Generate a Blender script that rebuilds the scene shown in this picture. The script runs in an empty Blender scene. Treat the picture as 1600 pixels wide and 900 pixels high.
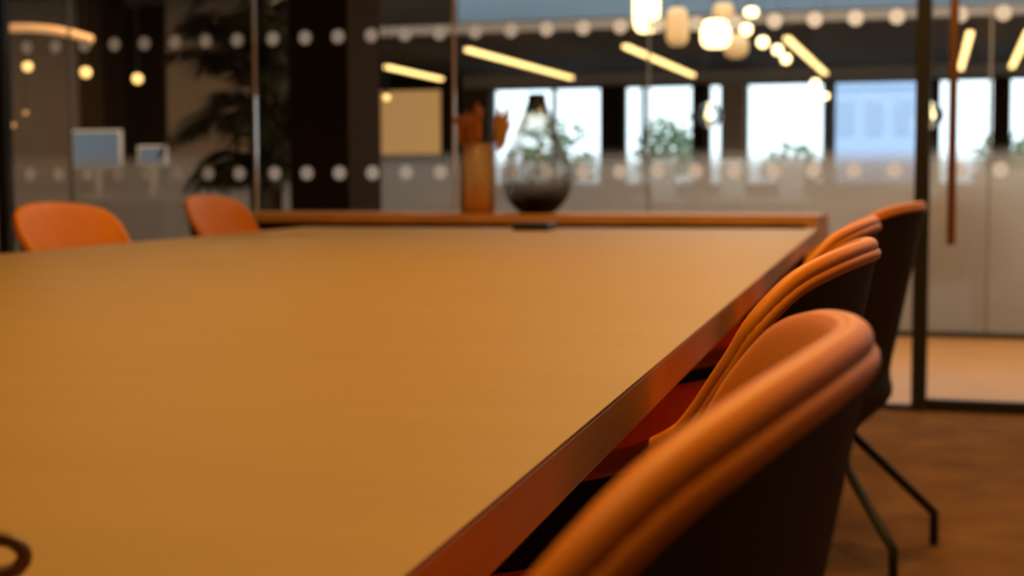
import bpy, math, random
from mathutils import Vector, Matrix
random.seed(7)
pi = math.pi
sin, cos = math.sin, math.cos
scn = bpy.context.scene
C = scn.collection

# ------------------------------------------------------------------ camera
CAM_H = 0.9
cam_d = bpy.data.cameras.new('camera')
cam = bpy.data.objects.new('camera', cam_d)
C.objects.link(cam)
cam_d.sensor_width = 36.0
cam_d.lens = 2374.2 / 1600 * 36.0
cam_d.clip_start = 0.02
cam_d.clip_end = 300
cam_d.dof.use_dof = True
cam_d.dof.focus_distance = 1.06
cam_d.dof.aperture_fstop = 8.0
cam.matrix_world = (Matrix.Translation((0, 0, CAM_H)) @ Matrix.Rotation(pi / 2 - 0.0729, 4, 'X')
                    @ Matrix.Rotation(-0.0038, 4, 'Z'))
scn.camera = cam

# ------------------------------------------------------------------ world
w = bpy.data.worlds.new('sky')
scn.world = w
w.use_nodes = True
wn = w.node_tree.nodes
wn['Background'].inputs[0].default_value = (0.80, 0.91, 1.0, 1)
wn['Background'].inputs[1].default_value = 2.8

scn.view_settings.view_transform = 'Standard'
scn.view_settings.look = 'None'
scn.view_settings.exposure = 0.0
scn.view_settings.gamma = 1.0
scn.cycles.use_denoising = True
scn.cycles.transparent_max_bounces = 32
scn.cycles.max_bounces = 10
scn.cycles.sample_clamp_indirect = 6

PENDANT_W = 6.5      # meeting room pendants over the table
DOWN_W = 15.0          # meeting room ceiling downlights
CORR_W = 30.0          # corridor downlights

# ------------------------------------------------------------------ frames
TT = 0.2378                      # table frame: s across (to the right), l along (away)
TN = Vector((cos(TT), -sin(TT), 0)); TD = Vector((sin(TT), cos(TT), 0))
WA = 0.3175; W0 = 6.3141         # glass wall frame: x along the wall, y beyond it
WN = Vector((cos(WA), -sin(WA), 0)); WD = Vector((sin(WA), cos(WA), 0))
def T(s, l, z=0.0): return TN * s + TD * l + Vector((0, 0, z))
def Wp(x, y, z=0.0): return Vector((0, W0, 0)) + WN * x + WD * y + Vector((0, 0, z))

# ------------------------------------------------------------------ materials
def mat(name, col, rough=0.6, metal=0.0, spec=0.5, bump=None, noise=None, emit=None, coat=0.0):
    m = bpy.data.materials.new(name); m.use_nodes = True
    nt = m.node_tree; b = nt.nodes['Principled BSDF']
    b.inputs['Base Color'].default_value = (*col, 1)
    b.inputs['Roughness'].default_value = rough
    b.inputs['Metallic'].default_value = metal
    b.inputs['Specular IOR Level'].default_value = spec
    b.inputs['Coat Weight'].default_value = coat
    if noise or bump:
        tc = nt.nodes.new('ShaderNodeTexCoord')
    if noise:
        sc, amt, stretch = noise
        mp = nt.nodes.new('ShaderNodeMapping'); mp.inputs['Scale'].default_value = stretch
        nz = nt.nodes.new('ShaderNodeTexNoise'); nz.inputs['Scale'].default_value = sc
        nz.inputs['Detail'].default_value = 6
        nt.links.new(tc.outputs['Object'], mp.inputs[0]); nt.links.new(mp.outputs[0], nz.inputs['Vector'])
        rp = nt.nodes.new('ShaderNodeValToRGB')
        rp.color_ramp.elements[0].position = 0.3; rp.color_ramp.elements[1].position = 0.7
        rp.color_ramp.elements[0].color = (*[c * (1 - amt) for c in col], 1)
        rp.color_ramp.elements[1].color = (*[min(1, c * (1 + amt)) for c in col], 1)
        nt.links.new(nz.outputs['Fac'], rp.inputs[0]); nt.links.new(rp.outputs[0], b.inputs['Base Color'])
    if bump:
        sc, st = bump
        n2 = nt.nodes.new('ShaderNodeTexNoise'); n2.inputs['Scale'].default_value = sc
        n2.inputs['Detail'].default_value = 4
        nt.links.new(tc.outputs['Object'], n2.inputs['Vector'])
        bp = nt.nodes.new('ShaderNodeBump'); bp.inputs['Strength'].default_value = st
        bp.inputs['Distance'].default_value = 0.002
        nt.links.new(n2.outputs['Fac'], bp.inputs['Height']); nt.links.new(bp.outputs[0], b.inputs['Normal'])
    if emit:
        b.inputs['Emission Color'].default_value = (*emit[0], 1)
        b.inputs['Emission Strength'].default_value = emit[1]
    return m

def glass_mat(name, tint=(0.93, 0.95, 0.94), refl=1.0, rough=0.02):
    m = bpy.data.materials.new(name); m.use_nodes = True
    nt = m.node_tree; nt.nodes.clear()
    out = nt.nodes.new('ShaderNodeOutputMaterial'); mix = nt.nodes.new('ShaderNodeMixShader')
    tr = nt.nodes.new('ShaderNodeBsdfTransparent'); gl = nt.nodes.new('ShaderNodeBsdfGlossy')
    fr = nt.nodes.new('ShaderNodeFresnel'); mu = nt.nodes.new('ShaderNodeMath'); mu.operation = 'MULTIPLY'
    fr.inputs['IOR'].default_value = 1.45; mu.inputs[1].default_value = refl
    tr.inputs[0].default_value = (*tint, 1); gl.inputs['Roughness'].default_value = rough
    nt.links.new(fr.outputs[0], mu.inputs[0]); nt.links.new(mu.outputs[0], mix.inputs[0])
    nt.links.new(tr.outputs[0], mix.inputs[1]); nt.links.new(gl.outputs[0], mix.inputs[2])
    nt.links.new(mix.outputs[0], out.inputs[0])
    return m

def grad_film(name, col, stops, transl=0.6):
    """translucent printed film: opacity over object z"""
    m = bpy.data.materials.new(name); m.use_nodes = True
    nt = m.node_tree; nt.nodes.clear(); N = nt.nodes.new
    out = N('ShaderNodeOutputMaterial'); mix = N('ShaderNodeMixShader'); tr = N('ShaderNodeBsdfTransparent')
    df = N('ShaderNodeBsdfDiffuse'); tl = N('ShaderNodeBsdfTranslucent'); m2 = N('ShaderNodeMixShader')
    df.inputs[0].default_value = (*col, 1); tl.inputs[0].default_value = (*col, 1)
    m2.inputs[0].default_value = transl
    nt.links.new(df.outputs[0], m2.inputs[1]); nt.links.new(tl.outputs[0], m2.inputs[2])
    tc = N('ShaderNodeTexCoord'); sp = N('ShaderNodeSeparateXYZ'); mr = N('ShaderNodeMapRange')
    z0, z1 = stops[0][0], stops[-1][0]
    mr.inputs['From Min'].default_value = z0; mr.inputs['From Max'].default_value = z1
    rp = N('ShaderNodeValToRGB'); rp.color_ramp.interpolation = 'EASE'
    els = rp.color_ramp.elements
    for i, (z, o) in enumerate(stops):
        e = els[i] if i < 2 and len(stops) == 2 else (els[0] if i == 0 else (els[-1] if i == len(stops) - 1 else els.new((z - z0) / (z1 - z0))))
        e.position = (z - z0) / (z1 - z0); e.color = (o, o, o, 1)
    nt.links.new(tc.outputs['Object'], sp.inputs[0]); nt.links.new(sp.outputs['Z'], mr.inputs['Value'])
    nt.links.new(mr.outputs[0], rp.inputs[0]); nt.links.new(rp.outputs[0], mix.inputs[0])
    nt.links.new(tr.outputs[0], mix.inputs[1]); nt.links.new(m2.outputs[0], mix.inputs[2])
    nt.links.new(mix.outputs[0], out.inputs[0])
    return m

def tint_glass(name, stops, refl=1.0, haze=0.0):
    """thin coloured glass, tint ramp over object z: stops = [(z, (r,g,b)), ...]"""
    m = glass_mat(name, refl=refl, rough=0.03)
    nt = m.node_tree; N = nt.nodes.new
    tr = [n for n in nt.nodes if n.type == 'BSDF_TRANSPARENT'][0]
    tc = N('ShaderNodeTexCoord'); sp = N('ShaderNodeSeparateXYZ'); mr = N('ShaderNodeMapRange'); rp = N('ShaderNodeValToRGB')
    z0, z1 = stops[0][0], stops[-1][0]
    mr.inputs['From Min'].default_value = z0; mr.inputs['From Max'].default_value = z1
    els = rp.color_ramp.elements
    for i, (z, c) in enumerate(stops):
        p = (z - z0) / (z1 - z0)
        e = els[0] if i == 0 else (els[-1] if i == len(stops) - 1 else els.new(p))
        e.position = p; e.color = (*c, 1)
    nt.links.new(tc.outputs['Object'], sp.inputs[0]); nt.links.new(sp.outputs['Z'], mr.inputs['Value'])
    nt.links.new(mr.outputs[0], rp.inputs[0]); nt.links.new(rp.outputs[0], tr.inputs[0])
    if haze:
        mx = [n for n in nt.nodes if n.type == 'MIX_SHADER'][0]
        tl = N('ShaderNodeBsdfTranslucent'); df = N('ShaderNodeBsdfDiffuse'); m1 = N('ShaderNodeMixShader'); m2 = N('ShaderNodeMixShader')
        m2.inputs[0].default_value = haze
        for q in (tl, df): nt.links.new(rp.outputs[0], q.inputs[0])
        nt.links.new(tl.outputs[0], m1.inputs[1]); nt.links.new(df.outputs[0], m1.inputs[2])
        nt.links.new(tr.outputs[0], m2.inputs[1]); nt.links.new(m1.outputs[0], m2.inputs[2]); nt.links.new(m2.outputs[0], mx.inputs[1])
    return m

M = {}
M['top'] = mat('beige_table_surface', (0.425, 0.288, 0.120), 0.5, spec=0.3, noise=(3, 0.03, (1, 6, 1)), bump=(900, 0.05))
M['edge'] = mat('red_brown_wood_edge', (0.55, 0.26, 0.065), 0.5, noise=(6, 0.08, (12, .6, 12)))
M['leather'] = mat('orange_leather', (0.80, 0.262, 0.022), 0.46, spec=0.25, bump=(500, 0.12), noise=(6, 0.05, (1, 1, 1)))
M['shell'] = mat('dark_brown_shell', (0.035, 0.022, 0.014), 0.75, spec=0.25, bump=(700, 0.2))
M['black'] = mat('black_metal', (0.012, 0.011, 0.010), 0.45, spec=0.4)
M['frame'] = mat('black_frame', (0.014, 0.012, 0.010), 0.5)
M['wood'] = mat('orange_oak', (0.75, 0.36, 0.11), 0.5, noise=(8, 0.2, (1, 14, 14)))
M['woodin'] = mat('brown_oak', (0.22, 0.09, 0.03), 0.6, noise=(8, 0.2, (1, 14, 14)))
M['brass'] = mat('bronze_handle', (0.42, 0.20, 0.07), 0.4, metal=0.6)
M['carpet'] = mat('brown_carpet', (0.22, 0.105, 0.032), 0.95, spec=0.05, noise=(5, 0.22, (1, 1, 1)), bump=(260, 0.6))
M['wallp'] = mat('room_wall_paint', (0.28, 0.23, 0.18), 0.85)
M['ceil'] = mat('room_ceiling_paint', (0.30, 0.26, 0.22), 0.9)
M['corrfl'] = mat('tan_corridor_floor', (0.40, 0.195, 0.060), 0.5, noise=(2.5, 0.08, (1, 1, 1)))
M['loungefl'] = mat('grey_lounge_floor', (0.26, 0.23, 0.19), 0.4, noise=(2, 0.08, (1, 1, 1)))
M['darkceil'] = mat('dark_ceiling', (0.10, 0.066, 0.048), 0.9, spec=0.1)
M['fascia'] = mat('blue_grey_fascia', (0.16, 0.19, 0.22), 0.7)
M['tan'] = mat('tan_soffit', (0.34, 0.21, 0.13), 0.7)
M['darkwall'] = mat('dark_brown_wall', (0.024, 0.014, 0.008), 0.9, spec=0.08)
M['greywall'] = mat('taupe_wall', (0.15, 0.105, 0.07), 0.85)
M['reflcol'] = mat('pale_reflection', (0.50, 0.46, 0.42), 0.8)
M['winframe'] = mat('grey_window_frame', (0.22, 0.20, 0.19), 0.6)
M['transom'] = mat('pale_transom', (0.80, 0.70, 0.66), 0.7)
M['coltan'] = mat('tan_column', (0.66, 0.48, 0.36), 0.8)
M['glass'] = glass_mat('clear_glass', (0.965, 0.975, 0.97), 0.55)
M['winglass'] = glass_mat('window_glass', (0.95, 0.97, 0.97), 0.5)
M['joint'] = mat('clear_joint', (0.80, 0.62, 0.48), 0.3, spec=0.8)
M['dot'] = grad_film('white_dot_vinyl', (0.98, 0.97, 0.96), [(-1, 0.74), (1, 0.74)], 0.97)
M['film'] = grad_film('frosted_gradient_film', (0.62, 0.57, 0.51), [(0.0, 0.80), (0.72, 0.76), (0.92, 0.60), (1.08, 0.0)], 0.6)
WARM = (1.0, 0.53, 0.13)
M['led'] = mat('led_diffuser', (0.9, 0.8, 0.6), 0.5, emit=((1.0, 0.63, 0.21), 3.4))
M['lantern'] = mat('lit_lantern', (0.9, 0.75, 0.5), 0.5, emit=((1.0, 0.70, 0.30), 5.0))
M['lantern_ghost'] = mat('lantern_reflection', (0.72, 0.42, 0.18), 0.6, emit=((1.0, 0.52, 0.2), 0.32))  # weak glow imitates lantern reflections in the double glazing
M['bulb'] = mat('warm_globe', (0.9, 0.7, 0.4), 0.4, emit=((1.0, 0.55, 0.16), 2.3))
M['bulb_low'] = mat('soft_globe', (0.9, 0.6, 0.3), 0.4, emit=((1.0, 0.48, 0.16), 0.7))
M['arc'] = mat('arc_diffuser', (0.9, 0.6, 0.35), 0.5, emit=((1.0, 0.47, 0.16), 0.55))
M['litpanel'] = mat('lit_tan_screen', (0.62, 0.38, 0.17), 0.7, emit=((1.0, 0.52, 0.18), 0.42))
M['white'] = mat('white_lacquer', (0.78, 0.77, 0.75), 0.5)
M['beige'] = mat('beige_fabric', (0.36, 0.30, 0.23), 0.9)
M['screen'] = mat('monitor_screen', (0.04, 0.05, 0.06), 0.3, emit=((0.55, 0.68, 0.85), 0.16))
M['leaf'] = mat('palm_leaf', (0.030, 0.038, 0.012), 0.6, noise=(4, 0.4, (1, 1, 1)))
M['stem'] = mat('palm_stem', (0.07, 0.05, 0.025), 0.8)
M['pot'] = mat('charcoal_pot', (0.04, 0.038, 0.036), 0.7)
M['smoke'] = tint_glass('smoke_glass', [(0.0, (0.02, 0.015, 0.01)), (0.045, (0.035, 0.028, 0.02)), (0.09, (0.52, 0.48, 0.44)), (0.14, (0.86, 0.84, 0.82)),
                                         (0.30, (0.93, 0.92, 0.91)), (0.375, (0.72, 0.66, 0.58)), (0.400, (0.08, 0.07, 0.05)), (0.46, (0.05, 0.045, 0.035))], 0.42)
M['amber'] = tint_glass('amber_glass', [(0.0, (0.95, 0.36, 0.06)), (0.06, (0.97, 0.52, 0.17)), (0.12, (0.97, 0.68, 0.34)), (0.2, (0.97, 0.72, 0.40)), (0.27, (0.92, 0.58, 0.24))], 1.6, 0.55)
M['globe'] = glass_mat('clear_globe_glass', (0.86, 0.88, 0.9), 2.0, 0.05)
M['dry_red'] = mat('rust_dried_grass', (0.42, 0.14, 0.035), 0.9)
M['dry_tan'] = mat('tan_dried_grass', (0.72, 0.40, 0.12), 0.9)
M['cord'] = mat('brown_cable', (0.10, 0.035, 0.012), 0.35, spec=0.6)
M['shade'] = mat('pendant_shade', (0.05, 0.04, 0.035), 0.5)
M['bulbroom'] = mat('pendant_bulb', (0.9, 0.8, 0.6), 0.5, emit=((1.0, 0.6, 0.25), 6.0))
M['plug'] = mat('black_plastic', (0.012, 0.011, 0.010), 0.5)
M['asphalt'] = mat('pale_pavement', (0.55, 0.55, 0.55), 0.9)
M['bld'] = mat('pale_blue_facade', (0.40, 0.49, 0.68), 0.8)
M['bldwin'] = mat('facade_window', (0.33, 0.40, 0.56), 0.4)
M['leafout'] = mat('tree_leaf', (0.10, 0.14, 0.06), 0.8)
M['bark'] = mat('tree_bark', (0.10, 0.08, 0.06), 0.9)

# ------------------------------------------------------------------ builders
class MB:
    def __init__(self): self.v = []; self.f = []
    def add(self, vs, fs):
        o = len(self.v); self.v += [tuple(p) for p in vs]; self.f += [tuple(i + o for i in f) for f in fs]; return self
    def box(self, x0, x1, y0, y1, z0, z1):
        return self.add([(x0, y0, z0), (x1, y0, z0), (x1, y1, z0), (x0, y1, z0), (x0, y0, z1), (x1, y0, z1), (x1, y1, z1), (x0, y1, z1)],
                        [(0, 3, 2, 1), (4, 5, 6, 7), (0, 1, 5, 4), (1, 2, 6, 5), (2, 3, 7, 6), (3, 0, 4, 7)])
    def bbox(self, x0, x1, y0, y1, z0, z1, b):
        """box with chamfered edges all round"""
        vs = []; fs = []
        prof = [(z0, b), (z0 + b, 0), (z1 - b, 0), (z1, b)]
        for z, i in prof:
            vs += [(x0 + i + (b if i == 0 else 0) * 0, y0 + i, z), (x1 - i, y0 + i, z), (x1 - i, y1 - i, z), (x0 + i, y1 - i, z)]
        for k in range(3):
            for j in range(4):
                a = k * 4 + j; c = k * 4 + (j + 1) % 4
                fs.append((a, c, c + 4, a + 4))
        fs += [(3, 2, 1, 0), (12, 13, 14, 15)]
        return self.add(vs, fs)
    def lathe(self, prof, n=32, cx=0, cy=0, cz=0, cap0=False, cap1=False):
        vs = []; fs = []
        for r, z in prof:
            for k in range(n):
                a = 2 * pi * k / n; vs.append((cx + r * cos(a), cy + r * sin(a), cz + z))
        for i in range(len(prof) - 1):
            for k in range(n):
                fs.append((i * n + k, i * n + (k + 1) % n, (i + 1) * n + (k + 1) % n, (i + 1) * n + k))
        if cap0: fs.append(tuple(range(n - 1, -1, -1)))
        if cap1: fs.append(tuple((len(prof) - 1) * n + k for k in range(n)))
        return self.add(vs, fs)
    def tube(self, pts, r, n=10, closed=False, caps=True):
        pts = [Vector(p) for p in pts]; L = len(pts); vs = []; fs = []
        rr = r if isinstance(r, (list, tuple)) else [r] * L
        prev = None
        for i, p in enumerate(pts):
            if closed: t = pts[(i + 1) % L] - pts[i - 1]
            else: t = pts[min(i + 1, L - 1)] - pts[max(i - 1, 0)]
            t.normalize()
            if prev is None:
                u = t.orthogonal().normalized() if abs(t.z) > 0.95 else (Vector((0, 0, 1)) - t * t.z).normalized()
            else:
                u = (prev - t * prev.dot(t)).normalized()
            if closed:
                q = Vector((0, 0, 1)) - t * t.z
                if q.length > 0.15: u = q.normalized()
            prev = u; b = t.cross(u)
            for k in range(n):
                a = 2 * pi * k / n; vs.append(p + (u * cos(a) + b * sin(a)) * rr[i])
        for i in range(L if closed else L - 1):
            j = (i + 1) % L
            for k in range(n):
                fs.append((i * n + k, i * n + (k + 1) % n, j * n + (k + 1) % n, j * n + k))
        if caps and not closed:
            fs.append(tuple(range(n - 1, -1, -1))); fs.append(tuple((L - 1) * n + k for k in range(n)))
        return self.add(vs, fs)
    def mesh(self, name, m, smooth=False):
        me = bpy.data.meshes.new(name); me.from_pydata(self.v, [], self.f); me.materials.append(m)
        if smooth:
            me.polygons.foreach_set('use_smooth', [True] * len(me.polygons))
        me.update(); return me
    def build(self, name, m, parent=None, loc=None, rz=None, smooth=False):
        o = bpy.data.objects.new(name, self.mesh(name, m, smooth)); C.objects.link(o)
        if parent is not None: o.parent = parent
        if loc is not None: o.location = loc
        if rz is not None: o.rotation_euler = (0, 0, rz)
        return o

def catmull(P, n, closed=False):
    P = [Vector(p) for p in P]; L = len(P); out = []
    segs = L if closed else L - 1
    for i in range(segs):
        if closed: a, b, c, d = P[i - 1], P[i], P[(i + 1) % L], P[(i + 2) % L]
        else: a, b, c, d = P[max(i - 1, 0)], P[i], P[i + 1], P[min(i + 2, L - 1)]
        for k in range(n):
            t = k / n
            out.append(0.5 * ((2 * b) + (c - a) * t + (2 * a - 5 * b + 4 * c - d) * t * t + (3 * b - a - 3 * c + d) * t ** 3))
    if not closed: out.append(P[-1])
    return out

def tag(o, label=None, cat=None, group=None, kind=None):
    if label: o['label'] = label
    if cat: o['category'] = cat
    if group: o['group'] = group
    if kind: o['kind'] = kind
    return o
def empty(name, loc, rz=0.0):
    o = bpy.data.objects.new(name, None); C.objects.link(o); o.location = loc; o.rotation_euler = (0, 0, rz)
    o.empty_display_size = 0.1
    return o
def copy_tree(o, parent=None):
    c = o.copy(); C.objects.link(c); c.parent = parent
    for ch in list(o.children): copy_tree(ch, c)
    return c
def wroot(name, x, y, z=0.0, rz=0.0): return empty(name, Wp(x, y, z), -WA + rz)
def area_light(name, parent, size, power, col, z=0.0, shape='DISK', spread=pi):
    ld = bpy.data.lights.new(name, 'AREA'); ld.shape = shape; ld.size = size; ld.energy = power; ld.color = col; ld.spread = spread
    lo = bpy.data.objects.new(name, ld); C.objects.link(lo); lo.parent = parent; lo.location = (0, 0, z)
    return lo

# ================================================================== STRUCTURE (glass wall frame)
RX0, RX1, RY0, CZ = -2.86, 4.6, -8.4, 2.8
def struct(name, mb, m, label, cat, parent=None, smooth=False):
    o = mb.build(name, m, parent, Wp(0, 0, 0), -WA, smooth); tag(o, label, cat, kind='structure'); return o
struct('floor', MB().box(RX0 - .1, RX1 + .1, RY0 - .1, 0.03, -0.1, 0), M['carpet'], 'brown carpeted floor of the meeting room', 'floor')
struct('ceiling', MB().box(RX0 - .1, RX1 + .1, RY0 - .1, 0.03, CZ, CZ + .1), M['ceil'], 'ceiling of the meeting room above the table', 'ceiling')
struct('wall_left', MB().box(RX0 - .1, RX0, RY0, 0.03, 0, CZ), M['wallp'], 'plain side wall left of the meeting table', 'wall')
struct('wall_right', MB().box(RX1, RX1 + .1, RY0, 0.03, 0, CZ), M['wallp'], 'plain side wall right of the glass door', 'wall')
struct('wall_back', MB().box(RX0, RX1, RY0 - .1, RY0, 0, CZ), M['wallp'], 'plain wall behind the viewer', 'wall')

# ---- first glass partition with two rows of dots
gw = wroot('wall_front', 0, 0); tag(gw, 'clear glass partition with rows of white dots behind the table', 'glass wall', kind='structure')
GT = 2.5
dot_me = None
def disc_mesh():
    mb = MB(); n = 20; r = 0.030
    vs = [(r * cos(2 * pi * k / n), 0, r * sin(2 * pi * k / n)) for k in range(n)] + [(r * cos(2 * pi * k / n), 0.0008, r * sin(2 * pi * k / n)) for k in range(n)]
    fs = [tuple(range(n)), tuple(range(2 * n - 1, n - 1, -1))] + [(k, k + n, (k + 1) % n + n, (k + 1) % n) for k in range(n)]
    return mb.add(vs, fs).mesh('dot', M['dot'])
dot_me = disc_mesh()
def pane(parent, x0, x1, z0, z1, dots, name='glass_pane'):
    p = MB().box(x0, x1, 0.0, 0.010, z0, z1).build(name, M['glass'], parent)
    for x in dots:
        for z in (1.502, 0.920):
            d = bpy.data.objects.new('dot', dot_me); C.objects.link(d); d.parent = p; d.location = (x, -0.0012, z)
    return p
SP = 0.1545
pane(gw, RX0 + .03, -2.505, .02, GT, [-2.58, -2.735])
pane(gw, -2.455, -1.186, .02, GT, [-1.8789 + SP * k for k in range(-3, 5)])
pane(gw, -1.176, -0.258, .02, GT, [-1.0881 + SP * k for k in range(6)])
pane(gw, -0.248, 1.615, .02, GT, [-0.1554 + SP * k for k in range(12)])
pane(gw, 2.745, RX1, .02, GT, [2.83 + SP * k for k in range(6)])
for xj in (-1.181, -0.253):
    MB().box(xj - .005, xj + .005, -.001, .011, .02, GT).build('glass_joint', M['joint'], gw)
for xm, hw in ((-2.48, .025), (1.64, .022), (2.72, .022)):
    MB().bbox(xm - hw, xm + hw, -.03, .03, 0, GT, .003).build('mullion', M['frame'], gw)
MB().box(RX0, 1.62, -.02, .02, 0, .02).build('bottom_rail', M['frame'], gw)
MB().box(2.74, RX1, -.02, .02, 0, .02).build('bottom_rail', M['frame'], gw)
MB().box(RX0, RX1, -.03, .03, GT, GT + .06).build('top_rail', M['frame'], gw)
MB().box(RX0, RX1, -.03, .03, GT + .06, CZ).build('header_panel', M['wallp'], gw)
# glass door in the partition
dr = wroot('door_1', 0, 0); tag(dr, 'glass door with black frame and long bronze pull bar', 'door', kind='structure')
pane(dr, 1.672, 2.69, .045, GT - .01, [1.7745 + SP * k for k in range(6)])
MB().box(1.664, 2.696, -.018, .022, .004, .045).build('door_rail', M['frame'], dr)
MB().box(1.664, 1.674, -.018, .022, .045, GT - .005).build('door_stile', M['frame'], dr)
MB().box(2.686, 2.696, -.018, .022, .045, GT - .005).build('door_stile', M['frame'], dr)
h = MB().lathe([(0.0, .640), (.014, .640), (.0165, .644), (.0165, 2.096), (.014, 2.10), (0, 2.10)], 16, 1.757, -.075).build('handle', M['brass'], dr, smooth=True)
for z in (.9, 1.85):
    MB().tube([(1.757, -.06, z), (1.757, 0.0, z)], .008, 10).build('handle_mount', M['black'], h)

# ---- corridor between the two glass partitions
CY = 2.76
struct('floor_corridor', MB().box(-9, 9, 0.03, CY, -.1, 0), M['corrfl'], 'tan corridor floor beyond the glass partition', 'floor')
struct('ceiling_corridor', MB().box(-9, 9, 0.03, CY + .06, 2.7, 2.8), M['ceil'], 'ceiling over the corridor beyond the glass', 'ceiling')
struct('wall_corridor_end', MB().box(-9.1, -9, 0.03, CY, 0, 2.7), M['greywall'], 'taupe wall closing the corridor far left', 'wall')
struct('wall_corridor_left', MB().box(-9, RX0 - .1, -.1, .03, 0, 2.7), M['greywall'], 'taupe corridor wall left of the meeting room', 'wall')
struct('wall_corridor_right', MB().box(RX1 + .1, 9, -.1, .03, 0, 2.7), M['greywall'], 'taupe corridor wall right of the meeting room', 'wall')
struct('wall_corridor_far_end', MB().box(9, 9.1, 0.03, CY, 0, 2.7), M['greywall'], 'taupe wall closing the corridor far right', 'wall')
g2 = wroot('wall_lounge_glass', 0, 0); tag(g2, 'second glass partition with frosted lower half across the corridor', 'glass wall', kind='structure')
xs = [-8.9, -7.2, -5.6, -4.0, -2.35, -1.92, -0.06, 1.85, 3.75, 5.6, 7.4, 8.9]
for a_, b_ in zip(xs[:-1], xs[1:]):
    p = MB().box(a_ + .004, b_ - .004, CY, CY + .010, .03, 2.6).build('glass_pane', M['glass'], g2)
    MB().box(a_ + .006, b_ - .006, CY - .0015, CY - .0005, .03, 1.08).build('frosted_film', M['film'], p)
for x in xs[1:-1]:
    MB().box(x - .006, x + .006, CY - .002, CY + .014, .03, 2.6).build('glass_joint', M['winframe'], g2)
MB().box(-9, 9, CY - .02, CY + .03, 0, .03).build('bottom_rail', M['frame'], g2)
MB().box(-9, 9, CY - .02, CY + .03, 2.6, 2.7).build('top_rail', M['frame'], g2)
col = MB().bbox(-1.436, -1.118, .85, 1.25, 0, 2.7, .006)
struct('column_corridor', col, M['darkwall'], 'wide dark brown column in the corridor beside the palm', 'column')

# ---- lounge beyond
LX0, LX1, FY, WY = -11.0, 9.0, 9.6, 18.0
struct('floor_lounge', MB().box(LX0, LX1, CY, WY + .3, -.1, 0), M['loungefl'], 'grey floor of the lounge', 'floor')
CEZ = 2.58
struct('ceiling_lounge', MB().box(-9.1, LX1, FY, WY + .1, CEZ, CEZ + .1), M['darkceil'], 'dark ceiling of the lounge under the upper floor', 'ceiling')
# upper floor edge: blue grey fascia over a tan soffit strip
struct('trim_1', MB().box(-3.72, LX1, FY - .12, FY, 2.555, 4.6), M['fascia'], 'blue grey fascia of the upper floor over the lounge', 'fascia')
struct('trim_2', MB().box(-9.1, -3.72, FY - .12, FY, 2.55, 4.6), M['darkwall'], 'dark panel beside the blue grey fascia', 'panel')
struct('trim_3', MB().box(-7.9, LX1, FY - .20, FY - .03, 2.43, 2.53), M['tan'], 'tan strip along the edge of the lounge ceiling', 'trim')
struct('wall_lounge_right', MB().box(LX1, LX1 + .1, CY, WY, 0, 4.6), M['greywall'], 'side wall of the lounge far right', 'wall')
# left block: taupe wall with dark recess, nearer than the windows
LY = 7.6
struct('wall_lounge_left', MB().box(LX0, -7.02, LY, LY + .2, 0, 2.75), M['greywall'], 'taupe lounge wall behind the globe lamps', 'wall')
struct('column_lounge_left', MB().bbox(-7.02, -6.75, LY - .25, LY + .2, 0, 2.75, .01), M['darkwall'], 'narrow dark column beside the taupe lounge wall', 'column')
struct('wall_lounge_recess', MB().box(-7.5, -5.9, LY + .9, LY + 1.0, 0, 2.75), M['darkwall'], 'black recess between taupe lounge walls', 'wall')
struct('wall_lounge_recess_side', MB().box(-6.16, -6.08, LY + .2, LY + .9, 0, 2.75), M['darkwall'], 'dark side of the recess in the lounge wall', 'wall')
struct('wall_lounge_middle', MB().box(-6.16, -4.25, LY, LY + .2, 0, 2.75), M['greywall'], 'taupe lounge wall behind the palm', 'wall')
struct('ceiling_lounge_left', MB().box(LX0, -2.2, CY + .06, LY + 1.0, 2.75, 2.85), M['darkceil'], 'low dark ceiling at the left of the lounge', 'ceiling')
struct('wall_lounge_far_left', MB().box(LX0 - .1, LX0, CY, LY, 0, 2.75), M['greywall'], 'end wall at the far left of the lounge', 'wall')
# dark far wall left of the windows, with the lit tan screen in front of it
struct('wall_lounge_far', MB().box(-9.0, -6.75, WY - .05, WY + .15, 0, 2.6), M['darkwall'], 'dark wall left of the bright far windows', 'wall')

struct('wall_lounge_side', MB().box(-9.1, -9.0, LY + 1.0, WY, 0, 2.6), M['darkwall'], 'dark side wall left of the lit tan screen', 'wall')
# far window wall: piers, sill, transom
ZB, ZT = 0.75, 2.36
struct('wall_window_sill', MB().box(-6.75, LX1, WY - .05, WY + .2, 0, ZB), M['winframe'], 'low grey wall under the far windows', 'wall')
struct('wall_window_head', MB().box(-6.75, LX1, WY - .05, WY + .2, ZT, CEZ + .3), M['transom'], 'pale band above the far windows', 'wall')
piers = [(-6.75, -6.25, 'greywall'), (-4.37, -4.0, 'darkwall'), (-2.86, -2.63, 'darkwall'), (-2.40, -2.03, 'coltan'), (-0.80, -0.68, 'winframe'), (0.60, 0.88, 'darkwall'), (1.70, 1.90, 'darkwall'), (3.3, 3.6, 'darkwall'), (5.2, 5.5, 'darkwall'), (7.1, 7.4, 'darkwall'), (8.8, 9.0, 'darkwall')]
plab = ['grey pier at the left end of the far windows', 'dark pier right of the smoke vase, behind it', 'narrow dark pier among the far windows', 'tan pier left of the widest far windows', 'slim grey post between the two widest far windows',
        'dark pier in line with the black door mullion', 'dark pier seen through the glass door', 'dark pier far right of the windows', 'second dark pier far right of the windows', 'third dark pier far right of the windows', 'last dark pier of the window wall']
for (x0, x1, mm), lb in zip(piers, plab):
    struct('column_window', MB().box(x0, x1, WY - .12, WY + .22, ZB, ZT), M[mm], lb, 'pier')
wi = 1
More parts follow.
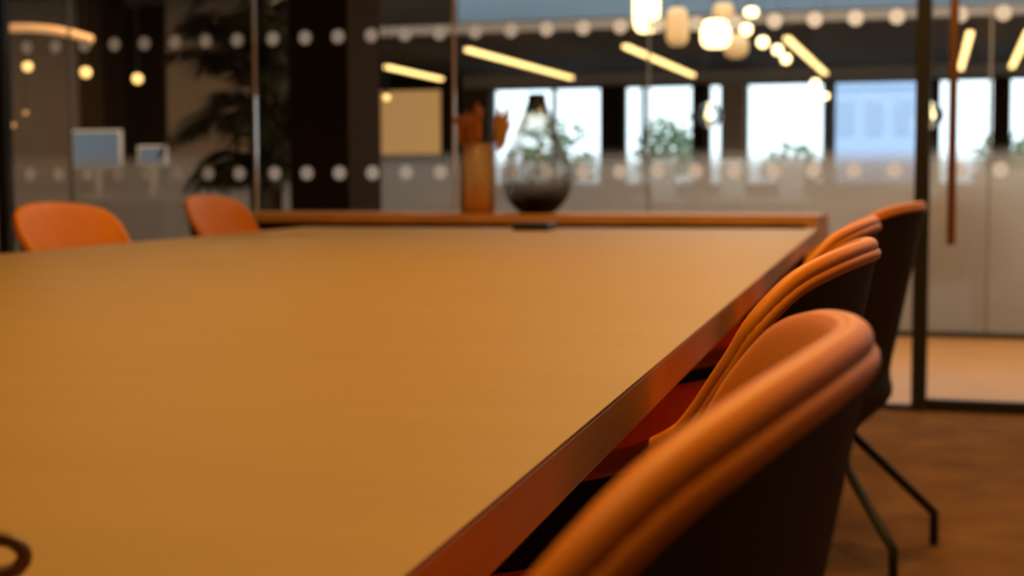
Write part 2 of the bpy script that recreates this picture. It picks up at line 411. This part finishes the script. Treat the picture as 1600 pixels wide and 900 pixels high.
for (x0, _, _), (x1, _, _) in zip([(p[1], 0, 0) for p in piers[:-1]], [(p[0], 0, 0) for p in piers[1:]]):
    o = wroot('window_%d' % wi, 0, 0); tag(o, 'bright far lounge window, number %d counted from the left' % wi, 'window', kind='structure'); wi += 1
    fr = MB(); t = .035
    fr.box(x0, x0 + t, WY, WY + .08, ZB, ZT).box(x1 - t, x1, WY, WY + .08, ZB, ZT).box(x0 + t, x1 - t, WY, WY + .08, ZB, ZB + t).box(x0 + t, x1 - t, WY, WY + .08, ZT - t, ZT)
    fr.build('window_frame', M['frame'], o)
    cuts = {(-6.25, -4.37): [-5.18], (-4.0, -2.86): [-3.69]}.get((x0, x1), [])
    e = [x0 + t] + cuts + [x1 - t]
    for c_ in cuts: MB().box(c_ - .035, c_ + .035, WY, WY + .08, ZB + t, ZT - t).build('window_mullion', M['frame'], o)
    for a_, b_ in zip(e[:-1], e[1:]):
        MB().box(a_, b_, WY + .03, WY + .036, ZB + t, ZT - t).build('pane', M['winglass'], o)

# ================================================================== TABLE
TS0, TS1, TL0, TL1, TZ = -1.8312, -0.1846, 0.12, 4.669, 0.74
tb = empty('meeting_table', T(0, 0, 0), -TT)
tag(tb, 'long meeting table with beige top and red brown edge', 'table')
MB().bbox(TS0, TS1, TL0, TL1, TZ - .003, TZ, .0004).build('table_surface', M['top'], tb)
ed = MB().bbox(TS0, TS1, TL0, TL1, TZ - .036, TZ - .003, .0004).build('table_edge', M['edge'], tb)
for l in (0.75, 2.4, 4.05):
    MB().bbox(TS0 + .50, TS1 - .50, l - .03, l + .03, TZ - .10, TZ - .036, .004).build('cross_beam', M['black'], tb)
for s in (TS0 + .58, TS1 - .58):
    MB().bbox(s - .025, s + .025, .5, 4.3, TZ - .16, TZ - .10, .004).build('rail', M['black'], tb)
    for l in (0.75, 2.4, 4.05):
        MB().bbox(s - .035, s + .035, l - .035, l + .035, 0.0, TZ - .16, .004).build('leg', M['black'], tb)
# black power socket box lying on the table end
pb = empty('power_socket_box', T(-1.01, 4.46, TZ), -TT)
tag(pb, 'flat black power socket box on the far end of the table', 'socket box')
MB().bbox(-.054, .054, -.06, .06, 0, .024, .003).build('box_body', M['plug'], pb)
for k in (-.027, .027):
    MB().lathe([(0, .0245), (.016, .0245), (.018, .024)], 16, k, 0).build('socket', M['frame'], pb)
# brown cable loop at the near left
loop = [(-.33, .60, .0026), (-.26, .60, .0032), (-.232, .60, .0085), (-.214, .60, .0142), (-.2025, .60, .0148), (-.1960, .599, .0105), (-.1965, .597, .0055), (-.204, .594, .0028), (-.24, .585, .0026), (-.32, .57, .0026)]
cb = MB().tube(catmull([(x, y, TZ + z + .0009) for x, y, z in loop], 6), .0031, 10).build('cable', M['cord'], None, None, None, True)
tag(cb, 'thin brown cable loop on the near left of the table', 'cable')

# ================================================================== CHAIRS
HALF = [(-.005, 0, .841), (.004, .075, .839), (.022, .150, .832), (.043, .207, .819), (.067, .238, .791), (.084, .241, .762), (.100, .237, .737), (.118, .231, .710),
        (.137, .227, .690), (.176, .228, .672), (.243, .234, .655), (.33, .246, .625), (.41, .232, .573), (.465, .18, .515), (.49, .09, .480), (.495, 0, .470)]
ring = [Vector(p) for p in HALF] + [Vector((p[0], -p[1], p[2])) for p in HALF[-2:0:-1]]
RIM = catmull(ring, 4, True)
NR = len(RIM)
CEN = Vector((.255, 0, .45))
def outward(p):
    d = Vector((p.x - CEN.x, p.y, 0)); return d.normalized()
def profile(pts, n):
    """even samples along a smooth curve through pts"""
    return catmull(pts, n)
def skin(cols):
    """cols: one list of points per rim sample, last point shared"""
    m = len(cols[0]) - 1; n = len(cols); vs = []; fs = []
    for i in range(m):
        for c in cols: vs.append(c[i])
    vs.append(cols[0][-1])
    for i in range(m - 1):
        for k in range(n): fs.append((i * n + k, i * n + (k + 1) % n, (i + 1) * n + (k + 1) % n, (i + 1) * n + k))
    for k in range(n): fs.append(((m - 1) * n + k, (m - 1) * n + (k + 1) % n, m * n))
    return vs, fs
def inner_col(p):
    o = outward(p); Z = Vector((0, 0, 1)); E = Vector((.27, 0, .455))
    h = max(0.0, p.z - .47) / .37
    a = p - o * .0065 - Z * (.003 + .003 * h)
    b = p - o * .015 - Z * (.010 + .030 * h)
    K = Vector((p.x + (CEN.x - p.x) * .30, p.y * .70, .468 - .004 * (1 - h)))
    c1 = b.lerp(K, .42) + o * .003 * h; c2 = b.lerp(K, .80) + o * .010 * h
    e = E.lerp(K, .60); e.z = .458; e2 = E.lerp(K, .28); e2.z = .4555
    return profile([p - Z * .001, a, b, c1, c2 + Z * .006, e + Z * .004 * h, e2, E], 3)
def outer_col(p):
    o = outward(p); Z = Vector((0, 0, 1)); E = Vector((.28, 0, .295))
    st = p + o * .0100 - Z * .0165
    h = max(0.0, p.z - .47) / .37
    K = Vector((p.x + (CEN.x - p.x) * (.27 - .02 * h), p.y * .76, .44))
    K2 = K - o * .006 * (-1) + Vector((0, 0, -.055))
    low = K.lerp(Vector((CEN.x, 0, .44)), .20); low.z = .335
    bot = K.lerp(Vector((CEN.x, 0, .44)), .48); bot.z = .300
    return profile([st, st.lerp(K, .35), st.lerp(K, .72), K, K2, low, bot, E], 3)
def make_chair():
    r = empty('tub_chair', (0, 0, 0))
    Z = Vector((0, 0, 1))
    vs, fs = skin([inner_col(p) for p in RIM])
    MB().add(vs, fs).build('seat_cushion', M['leather'], r, smooth=True)
    MB().tube([p + outward(p) * .0038 - Z * .0076 for p in RIM], .0076, 16, True).build('rim_roll', M['leather'], r, smooth=True)
    MB().tube([p + outward(p) * .0082 - Z * .0152 for p in RIM], .0060, 16, True).build('outer_roll', M['leather'], r, smooth=True)
    vs, fs = skin([outer_col(p) for p in RIM])
    MB().add(vs, [f[::-1] for f in fs]).build('outer_shell', M['shell'], r, smooth=True)
    hb = MB().lathe([(0, .280), (.13, .286), (.14, .292), (.14, .306), (0, .316)], 20, .28, 0).build('hub', M['black'], r)
    for fx, fy in ((-.01, .21), (-.01, -.21), (.54, .21), (.54, -.21)):
        d = Vector((fx - .28, fy, 0)).normalized()
        top = Vector((.28, 0, .303)) + d * .12
        pts = [top, Vector((fx, fy, .085)) - d * .03 + Vector((0, 0, .022)), Vector((fx, fy, .078)), Vector((fx, fy, .05)), Vector((fx, fy, .002))]
        pts = [top.lerp(pts[1], k / 3) for k in range(3)] + pts[1:]
        lg = MB().tube(pts, .0112, 10).build('leg', M['black'], r, smooth=True)
        MB().lathe([(0, 0), (.010, 0), (.0115, .003), (.0115, .010), (.009, .012)], 12, fx, fy).build('foot', M['plug'], lg)
    return r
chair0 = make_chair()
spots = [  # s of the back, l, twist, facing (-1 towards left), label
    (-.018, .624, -.024, -1, 'nearest orange leather tub chair, its back rim crossing the lower right'),
    (-.018, 1.481, -.06, -1, 'orange leather tub chair just behind the nearest one, tucked under the table'),
    (-.017, 2.27, -.03, -1, 'orange tub chair third from the viewer, mostly hidden by the two nearer ones'),
    (0.078, 3.60, -0.24, -1, 'orange tub chair pulled out and turned, dark shell against the black mullion'),
    (-2.07, 3.5, 0.0, 1, 'orange tub chair across the table at far left, wide back'),
    (-2.385, 5.08, 0.0, 1, 'orange tub chair across the table beside the end of the sideboard'),
]
for i, (s, l, tw, fc, lb) in enumerate(spots):
    o = chair0 if i == 0 else copy_tree(chair0)
    o.location = T(s, l, 0); o.rotation_euler = (0, 0, (pi if fc < 0 else 0) - TT + tw)
    tag(o, lb, 'chair', 'orange tub chairs around the meeting table')

# ================================================================== SIDEBOARD, VASES
SBX0, SBX1, SBY0, SBY1, SBZ = -1.12, 1.318, -.60, -.18, .76
sb = wroot('sideboard', 0, 0); tag(sb, 'long low orange oak sideboard with open front beyond the table end', 'sideboard')
MB().bbox(SBX0, SBX1, SBY0, SBY1, SBZ - .034, SBZ, .003).build('top_board', M['wood'], sb)
for x in (SBX0, SBX1 - .034):
    MB().bbox(x, x + .034, SBY0, SBY1, .06, SBZ - .034, .002).build('side_panel', M['wood'], sb)
for x in (-.32, .50):
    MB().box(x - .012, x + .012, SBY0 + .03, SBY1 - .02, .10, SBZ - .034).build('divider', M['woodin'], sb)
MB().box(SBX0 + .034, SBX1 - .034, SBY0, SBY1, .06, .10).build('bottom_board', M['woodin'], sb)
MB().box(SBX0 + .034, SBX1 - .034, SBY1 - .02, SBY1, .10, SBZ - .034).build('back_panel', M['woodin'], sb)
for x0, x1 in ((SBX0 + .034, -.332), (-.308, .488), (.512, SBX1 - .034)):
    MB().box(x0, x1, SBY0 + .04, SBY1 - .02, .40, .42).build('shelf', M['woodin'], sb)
for x in (SBX0 + .06, SBX1 - .06):
    for y in (SBY0 + .05, SBY1 - .05):
        MB().bbox(x - .02, x + .02, y - .02, y + .02, 0, .06, .003).build('leg', M['black'], sb)

def lathe_solid(prof): return MB().lathe(prof, 48)
sv = wroot('bulb_vase', .225, -.37, SBZ); tag(sv, 'large bulb shaped smoke glass vase, dark at neck and base', 'vase')
prof = [(.0, .001), (.058, .001), (.074, .008), (.096, .028), (.113, .050), (.126, .075), (.135, .102), (.1385, .13), (.137, .158), (.131, .19), (.120, .225), (.104, .265), (.086, .305), (.068, .345), (.055, .375), (.044, .405), (.036, .430), (.034, .452), (.0345, .456)]
pr = catmull([(r_, 0, z_) for r_, z_ in prof], 3)
lathe_solid([(p.x, p.z) for p in pr]).build('vase_body', M['smoke'], sv, smooth=True)
MB().lathe([(.0345, .456), (.0355, .4585), (.0335, .4585), (.0325, .455)], 32).build('vase_lip', M['smoke'], sv, smooth=True)
MB().lathe([(0, .0015), (.058, .0015), (.072, .009), (.088, .022), (0, .030)], 40).build('vase_base', M['smoke'], sv, smooth=True)

av = wroot('amber_vase', -.018, -.37, SBZ); tag(av, 'amber glass cylinder vase holding dried grasses', 'vase')
prof = [(0, .001), (.062, .001), (.068, .006), (.0705, .02), (.071, .10), (.0705, .17), (.069, .205), (.064, .232), (.060, .248), (.060, .262), (.063, .272)]
pr = catmull([(r_, 0, z_) for r_, z_ in prof], 3)
lathe_solid([(p.x, p.z) for p in pr]).build('vase_body', M['amber'], av, smooth=True)
MB().lathe([(0, .002), (.066, .002), (.069, .02), (0, .028)], 40).build('vase_base', M['amber'], av, smooth=True)

def dried(name, x, y, z0, top, spread, r, m, lab, n=16, seed=1, grp=None):
    rnd = random.Random(seed)
    o = wroot(name, -.018, -.37, SBZ)
    tag(o, lab, 'dried flower')
    st = MB(); st.tube(catmull([(x * .1, y * .1, .03), (x * .45, y * .45, .16), (x, y, z0)], 5), .0035, 6); st.build('stem', m, o, smooth=True)
    for k in range(n):
        f = k / (n - 1)
        a = rnd.uniform(0, 2 * pi); bz = z0 - .03 + (top - z0) * .55 * f * rnd.uniform(.8, 1)
        dx, dy = cos(a) * spread * rnd.uniform(.4, 1), sin(a) * spread * rnd.uniform(.4, 1)
        p0 = Vector((x, y, bz)); p2 = Vector((x * 1.25 + dx, y + dy, bz + (top - z0) * .45 * rnd.uniform(.7, 1)))
        p1 = p0.lerp(p2, .5) + Vector((dx * .25, dy * .25, -.004))
        MB().tube([p0, p0.lerp(p1, .5), p1, p1.lerp(p2, .6), p2], [r * .4, r * .9, r, r * .7, r * .15], 7).build('plume', m, o, smooth=True)
    return o
dried('dried_grass', -.048, .01, .26, .45, .042, .0085, M['dry_red'], 'rust brown dried grass bunch leaning left in the amber vase', 30, 3)
dried('dried_grass', -.004, -.02, .28, .465, .036, .0085, M['dry_red'], 'upright rust dried grass in the middle of the amber vase', 26, 5)
dried('dried_grass', .088, .0, .27, .475, .036, .008, M['dry_tan'], 'tan dried grass bunch leaning right in the amber vase', 30, 8)
tag(MB().tube(catmull([(0, 0, .05), (-.03, .0, .2), (-.065, 0, .33), (-.105, 0, .375)], 6), [.003] * 13 + [.005, .007, .009, .009, .006, .002], 7).build('dried_stem', M['dry_red'], None, Wp(-.018, -.37, SBZ), -WA, True), 'single thin rust stem bending out left of the amber vase', 'dried flower')

# ================================================================== ROOM LAMPS (above the frame)
def pendant(s, l, lab, pw):
    o = empty('pendant_lamp', T(s, l, 2.36), -TT); tag(o, lab, 'lamp', 'pendant lamps over the meeting table')
    MB().lathe([(.02, .20), (.03, .20), (.06, .185), (.11, .14), (.15, .07), (.17, 0), (.166, 0), (.146, .07), (.106, .135), (.056, .178), (.02, .19)], 32).build('shade', M['shade'], o, smooth=True)
    MB().tube([(0, 0, .19), (0, 0, CZ - 2.36)], .003, 8).build('cord', M['black'], o)
    MB().lathe([(0, .06), (.025, .065), (.035, .09), (.025, .12), (.012, .15), (.012, .19)], 16).build('bulb', M['bulbroom'], o, smooth=True)
    area_light('lamp_light', o, .26, pw, WARM, .03)
for l, lab in ((0.9, 'dome pendant lamp over the near end of the table'), (2.4, 'dome pendant lamp over the middle of the table'), (3.9, 'dome pendant lamp over the far end of the table')):
    pendant(-.65, l, lab, PENDANT_W)
def downlight(name, loc, rz, lab, pw, z, col=WARM, grp=None, size=.12):
    o = empty(name, loc, rz); tag(o, lab, 'lamp', grp)
    MB().lathe([(.055, 0), (.075, -.006), (.08, -.004), (.08, .0)], 24).build('trim_ring', M['black'], o, smooth=True)
    area_light('lamp_light', o, size, pw, col, -.012)
    return o
ORD = ['nearest', 'second', 'third', 'fourth']
for k, l in enumerate((.7, 1.9, 3.1, 4.3)):
    downlight('ceiling_downlight', T(-.06, l, CZ), -TT, ORD[k] + ' recessed ceiling downlight over the right row of chairs', DOWN_W, CZ, WARM, 'ceiling downlights over the right chairs')
for k, x in enumerate((.8, 1.7, 2.8, 4.0)):
    downlight('corridor_downlight', Wp(x, 1.5, 2.7), -WA, ['leftmost', 'second', 'third', 'rightmost'][k] + ' recessed downlight in the corridor ceiling', CORR_W, 2.7, (1.0, .72, .46), 'corridor ceiling downlights', .14)

for k, (x, y) in enumerate(((-8.2, 5.6), (-6.6, 5.6), (-5.0, 5.6), (-4.3, 3.45), (-3.0, 3.45))):  # unseen fill lamps, added to warm the left walls and backlight the film
    downlight('lounge_fill_lamp', Wp(x, y, 2.75), -WA, ['far left', 'middle', 'right', 'near left', 'near right'][k] + ' added fill lamp under the low lounge ceiling', 24.0, 2.75, (1.0, .62, .32), 'added fill lamps at the left of the lounge', .14)

# ================================================================== PALM in the corridor
pm = wroot('potted_palm', -2.02, 1.72); tag(pm, 'tall dark potted palm in the corridor beside the dark column', 'plant')
MB().lathe([(0, 0), (.15, 0), (.17, .02), (.20, .40), (.205, .42), (.19, .42), (.18, .38), (0, .38)], 28).build('pot', M['pot'], pm, smooth=True)
rnd = random.Random(11)
for k in range(6):
    a = k * 1.05; MB().tube(catmull([(.05 * cos(a), .05 * sin(a), .38), (.07 * cos(a + .3), .07 * sin(a + .3), .8), (.05 * cos(a), .05 * sin(a), 1.9)], 5), .022, 8).build('trunk', M['stem'], pm, smooth=True)
def frond(a, z0, length, droop, rise, seed):
    r_ = random.Random(seed); mb = MB()
    pts = []
    for i in range(15):
        t = i / 14
        rad = length * (t * .92); z = z0 + rise * sin(t * pi * .62) - droop * t * t
        pts.append(Vector((rad * cos(a), rad * sin(a), z)))
    mb.tube(pts, [.006 * (1 - .8 * i / 14) for i in range(15)], 5)
    for i in range(2, 15):
        t = i / 14
        p = pts[i]; d = (pts[min(i + 1, 14)] - pts[i - 1]).normalized(); side = Vector((-sin(a), cos(a), 0))
        L = .30 * sin(pi * (.12 + .8 * t)) * r_.uniform(.85, 1.1)
        for sg in (-1, 1):
            for sub in (0, .5):
                q = p - d * (length / 14) * sub
                tip = q + d * L * .62 + side * sg * L * .72 + Vector((0, 0, -L * .38 * r_.uniform(.6, 1.4)))
                mid = q.lerp(tip, .5) + Vector((0, 0, .02)); wv = d.cross(side * sg).cross(tip - q).normalized() * .013
                th = Vector((0, 0, .0008))
                mb.add([q, mid + wv, tip, mid - wv, q + th, mid + wv + th, tip + th, mid - wv + th], [(0, 1, 2, 3), (7, 6, 5, 4), (0, 4, 5, 1), (1, 5, 6, 2), (2, 6, 7, 3), (3, 7, 4, 0)])
    return mb
nf = 44
for k in range(nf):
    a = k * 2.399 + .4
    z0 = .80 + 1.15 * (k / nf)
    frond(a, z0, rnd.uniform(.46, .66), rnd.uniform(.05, .35), rnd.uniform(.12, .34), k).build('frond', M['leaf'], pm)

# ================================================================== LOUNGE LIGHTS
for k, (x0, y0, x1, y1, lb) in enumerate([(-3.76, 9.9, -4.0, 14.9, 'linear light hanging above the amber vase, longest in view'), (-2.02, 10.1, -2.27, 15.0, 'linear light hanging in the middle of the lounge, right of the smoke vase'),
        (-.24, 9.75, -.49, 15.3, 'steep linear light left of the black mullion beside the lantern row'), (1.55, 9.8, 1.30, 15.0, 'linear light seen through the door beside the bronze pull bar'),
        (-5.61, 12.0, -5.82, 14.5, 'short linear light above the lit tan screen'), (2.10, 9.8, 1.94, 14.9, 'linear light at the right edge of the view')]):
    o = empty('linear_light', Wp(x0, y0, 2.3), -WA); tag(o, lb, 'lamp', 'linear lounge lights')
    ex, ey = x1 - x0, y1 - y0; L = math.hypot(ex, ey); an = math.atan2(ey, ex)
    o.rotation_euler = (0, 0, -WA + an)
    MB().bbox(0, L, -.033, .033, -.02, .022, .006).build('diffuser', M['led'], o)
    MB().box(0, L, -.025, .025, .022, .04).build('housing', M['black'], o)
    for xx in (.25, L - .25): MB().tube([(xx, 0, .04), (xx, 0, CEZ - 2.301)], .003, 6).build('cable', M['black'], o)

def lantern(x, y, z, rx, hz, m, lb, grp=None, sq=3.0, ztop=4.55):
    o = wroot('lantern', x, y, z); tag(o, lb, 'lamp', grp)
    pr = []
    for k in range(17):
        t = -pi / 2 + pi * k / 16
        c_, s_ = cos(t), sin(t)
        pr.append((max(.001, rx * abs(c_) ** (2 / sq)), hz * (abs(s_) ** (2 / sq)) * (1 if s_ > 0 else -1)))
    b = MB().lathe(pr, 24).build('lantern_shade', m, o, smooth=True)
    MB().lathe([(.02, hz - .005), (.03, hz), (.02, hz + .02), (0, hz + .02)], 12).build('cap', M['black'], o)
    MB().tube([(0, 0, hz), (0, 0, ztop - z)], .003, 6).build('cord', M['black'], o)
lantern(-.365, 4.0, 2.055, .088, .20, M['lantern'], 'tall bright cylinder lantern nearest in the row of pendants', None, 4.0)
lantern(-.284, 4.6, 1.947, .080, .135, M['lantern_ghost'], 'tall dim amber reflection built as a lantern, just right of the brightest cylinder lantern', None, 3.5)  # dim bodies here are glazing reflections modelled as lanterns
lantern(-.049, 4.8, 1.908, .105, .100, M['lantern'], 'wide bright drum lantern in the middle of the row', None, 3.4)
lantern(-.068, 5.2, 2.100, .080, .070, M['lantern_ghost'], 'dim amber reflection built as a lantern, peeping above the bright drum lantern', None, 3)
lantern(-.094, 5.9, 1.911, .100, .095, M['lantern_ghost'], 'round dim amber reflection built as a lantern, below and right of the bright drum lantern', None, 2.4)
lantern(-.050, 6.35, 2.215, .055, .040, M['lantern'], 'small bright lantern at upper right of the drum lantern', None, 2.4)
for (x, y, z, r_, lb) in [(-.165, 6.8, 2.123, .050, 'first small globe lamp of the receding chain after the drum lantern'), (-.119, 7.4, 2.065, .050, 'second small globe lamp of the receding chain after the drum lantern'),
                          (-.063, 7.9, 2.036, .047, 'third small globe lamp of the receding chain after the drum lantern'), (-.058, 8.4, 1.991, .047, 'fourth small globe lamp of the receding chain after the drum lantern'),
                          (.167, 8.8, 1.783, .042, 'fifth small globe lamp of the chain, above the wide window'), (.23, 9.1, 1.675, .034, 'last small globe lamp of the chain, beside the window post')]:
    lantern(x, y, z, r_, r_, M['lantern'], lb, None, 2.0)
for (x, y, z, r_, m, lb) in [(-5.361, 4.2, 1.776, .038, 'bulb', 'leftmost of the three warm globe lamps at the far left'), (-4.968, 4.4, 1.734, .042, 'bulb', 'middle one of the three warm globe lamps at the far left'),
                             (-4.628, 4.6, 1.688, .040, 'bulb', 'warm globe lamp hanging before the dark recess'), (-5.805, 4.6, 1.342, .022, 'bulb_low', 'tiny warm globe lamp low at the left edge'),
                             (-5.895, 4.9, 1.454, .020, 'bulb_low', 'faint tiny globe lamp above the lowest one at the left'), (-2.664, 5.0, 1.522, .026, 'bulb', 'small warm globe lamp at the corner of the lit tan screen')]:
    lantern(x, y, z, r_, r_, M[m], lb, None, 2.0, 2.74)
lantern(-2.160, 2.35, 1.977, .05, .045, M['bulb_low'], 'small amber lamp at the top between the palm and the dark column', None, 2.4, 2.69)
for x, y, z, lb in [(-.32, 6.0, 1.383, 'pale glass globe lamp before the narrow far window'), (1.375, 6.0, 1.355, 'pale glass globe lamp behind the black mullion')]:
    o = wroot('globe_lamp', x, y, z); tag(o, lb, 'lamp', 'pale glass globe lamps')
    MB().lathe([(.001, -.1)] + [(.1 * cos(t * pi / 12), .1 * sin(t * pi / 12)) for t in range(-5, 6)] + [(.001, .1)], 24).build('globe', M['globe'], o, smooth=True)
    MB().lathe([(.001, -.035), (.025, -.025), (.035, 0), (.025, .025), (.012, .05), (.012, .1)], 16).build('bulb', M['lantern'], o, smooth=True)
    MB().tube([(0, 0, .1), (0, 0, 1.2)], .003, 6).build('cord', M['black'], o)
# curved arc lamp at the upper left
arc = wroot('arc_lamp', .058, 3.6, -.05); tag(arc, 'curved glowing tube lamp at the upper left', 'lamp')
MB().tube(catmull([(x * .9706, y, z * .9706 + .0765) for x, y, z in [(-6.2, .35, 2.03), (-5.85, .32, 2.072), (-5.45, .3, 2.078), (-5.19, .3, 2.060), (-4.97, .3, 2.022), (-4.775, .3, 1.965)]], 6), .031, 10).build('tube_diffuser', M['arc'], arc, smooth=True)
for x, z in ((-5.80, 2.09), (-4.95, 2.06)): MB().tube([(x, .31, z), (x, .31, 2.79)], .003, 6).build('cable', M['black'], arc)

# ================================================================== LOUNGE FURNITURE
o = wroot('lit_screen', -6.49, 15.0); tag(o, 'lit tan screen panel in dark frame under the short linear light', 'screen')
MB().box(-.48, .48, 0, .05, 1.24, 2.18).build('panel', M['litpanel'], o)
for x in (-.58, .48): MB().box(x, x + .10, -.03, .08, 0, 2.26).build('post', M['darkwall'], o)
MB().box(-.48, .48, -.02, .07, 2.18, 2.26).build('top_bar', M['darkwall'], o)
MB().box(-.48, .48, -.02, .07, .2, 1.24).build('lower_panel', M['greywall'], o)

def desk(x, y, lab, mons):
    d = wroot('office_desk', x, y); tag(d, lab, 'desk')
    MB().bbox(-.8, .8, -.38, .38, .71, .74, .004).build('desk_top', M['white'], d)
    for lx in (-.74, .74):
        for ly in (-.32, .32): MB().box(lx - .02, lx + .02, ly - .02, ly + .02, 0, .71).build('leg', M['white'], d)
    for mx, wd, zb, ht, ll in mons:
        m_ = wroot('monitor', x + mx, y, .74); tag(m_, ll, 'monitor', 'monitors on the lounge desk')
        s = MB().bbox(-wd / 2, wd / 2, -.02, .02, zb, zb + ht, .004).build('screen_body', M['white'], m_)
        MB().box(-wd / 2 + .015, wd / 2 - .015, -.023, -.02, zb + .015, zb + ht - .015).build('display', M['screen'], s)
        MB().box(-.03, .03, 0, .03, .01, zb + .1).build('stand', M['white'], m_)
        MB().bbox(-.11, .11, -.08, .09, 0, .012, .003).build('foot', M['white'], m_)
desk(-5.95, 6.3, 'white office desk behind the frosted glass at far left', [(-.18, .52, .25, .36, 'wide bluish monitor beside the narrow dark column'), (.41, .30, .27, .19, 'small bluish monitor in front of the dark recess')])

def stool(x, y, lab):
    d = wroot('bar_stool', x, y); tag(d, lab, 'stool', 'white bar stools behind the frosted glass')
    MB().bbox(-.18, .18, -.18, .18, .70, .74, .01).build('seat', M['white'], d)
    MB().bbox(-.09, .09, .15, .18, .74, 1.02, .008).build('backrest', M['white'], d)
    for lx in (-.15, .15):
        for ly in (-.15, .15): MB().tube([(lx * .9, ly * .9, .70), (lx * 1.15, ly * 1.15, 0)], .012, 8).build('leg', M['white'], d)
for x, lb in ((-.55, 'white bar stool left of the widest far window, blurred by frosted glass'), (-.02, 'white bar stool below the widest far window, blurred by frosted glass'), (.42, 'white bar stool near the window post, blurred by frosted glass')):
    stool(x, 5.2, lb)
# white cabinet and round-backed beige chair behind the frosted glass, right
cbn = wroot('white_cabinet', 2.37, 3.91); tag(cbn, 'white cabinet behind the frosted glass beyond the door', 'cabinet')
MB().bbox(-.62, .9, -.25, .25, .10, .92, .006).build('cabinet_body', M['white'], cbn)
for k in range(3):
    dd_ = MB().bbox(-.60 + k * .5, -.12 + k * .5, -.268, -.25, .12, .90, .004).build('cabinet_door', M['white'], cbn)
    MB().box(-.16 + k * .5, -.145 + k * .5, -.285, -.268, .48, .62).build('handle', M['black'], dd_)
MB().box(-.6, .88, -.22, .22, 0, .10).build('plinth', M['winframe'], cbn)
lc = wroot('round_lounge_chair', 1.60, 3.20, 0, 0); tag(lc, 'round backed beige lounge chair behind the frosted glass', 'chair')
pr = [(.001, .30), (.26, .30), (.33, .33), (.35, .40), (.33, .44), (.001, .45)]
MB().lathe(pr, 32).build('seat', M['beige'], lc, smooth=True)
bk = MB(); vs = []; fs = []; n = 24
for k in range(n + 1):
    a = pi * 1.0 + pi * 1.25 * (k / n) - pi * .125
    top = .82 - .16 * abs(2 * k / n - 1) ** 3
    for r_, z_ in ((.36, .34), (.39, top), (.35, top + .03), (.31, top), (.30, .42)):
        vs.append((r_ * cos(a), r_ * sin(a), z_))
for k in range(n):
    for j in range(5): fs.append((k * 5 + j, (k + 1) * 5 + j, (k + 1) * 5 + (j + 1) % 5, k * 5 + (j + 1) % 5))
fs += [(4, 3, 2, 1, 0), tuple(n * 5 + j for j in range(5))]
bk.add(vs, fs).build('backrest', M['beige'], lc, smooth=True)
for a in (.8, 2.3, 3.9, 5.5): MB().tube([(.22 * cos(a), .22 * sin(a), .31), (.27 * cos(a), .27 * sin(a), 0)], .014, 8).build('leg', M['black'], lc)
# column standing in for a pale glass reflection at the right edge
struct('reflection_column_right', MB().bbox(2.08, 2.5, 5.6, 6.0, 0, 4.6, .01), M['reflcol'], 'pale reflection at the right edge, built as a column beyond the glass door', 'column')

# ================================================================== OUTSIDE
struct('ground_outside', MB().box(-60, 60, WY + .3, 120, -.25, -.05), M['asphalt'], 'pale pavement outside the far windows', 'ground')
def building(x, y, wx, dy, hz, lab, cols, rows):
    b = wroot('building', x, y); tag(b, lab, 'building')
    MB().box(-wx / 2, wx / 2, 0, dy, 0, hz).build('facade', M['bld'], b)
    cw = wx / cols; rh = hz / rows
    for i in range(cols):
        for j in range(rows):
            f = MB().box(-wx / 2 + cw * (i + .25), -wx / 2 + cw * (i + .75), -.05, 0, rh * (j + .2), rh * (j + .75)).build('window', M['bldwin'], b)
    MB().box(-wx / 2 - .1, wx / 2 + .1, -.12, dy, hz, hz + .3).build('roof_edge', M['bld'], b)
building(-2.1, 42, 2.6, 6, 3.6, 'pale blue building outside the window left of the black mullion', 3, 2)
def tree(x, y, hz, r_, lab, seed):
    t = wroot('street_tree', x, y); tag(t, lab, 'tree'); rn = random.Random(seed)
    MB().tube([(0, 0, -.05), (.05, 0, hz * .5), (0, .05, hz)], [.12, .09, .04], 8).build('trunk', M['bark'], t, smooth=True)
    mb = MB()
    for k in range(260):
        d = Vector((rn.gauss(0, 1), rn.gauss(0, 1), rn.gauss(0, .8))).normalized() * r_ * rn.uniform(.35, 1)
        c_ = d + Vector((0, 0, hz)); u = Vector((rn.uniform(-1, 1), rn.uniform(-1, 1), rn.uniform(-1, 1))).normalized(); v = u.orthogonal().normalized()
        s = .13; mb.add([c_ - u * s, c_ + v * s * .6, c_ + u * s, c_ - v * s * .6], [(0, 1, 2, 3)])
    o = mb.build('foliage', M['leafout'], t); o['kind'] = 'stuff'
tree(-7.6, 26, 1.3, 1.0, 'small tree outside the window behind the smoke vase', 2)
tree(-5.2, 27, 1.5, .9, 'small tree outside the double window right of the vase', 3)
tree(1.9, 27, 1.2, .8, 'small tree outside the window beyond the glass door', 4)
tree(-2.9, 30, .9, .8, 'low tree outside the widest window', 6)
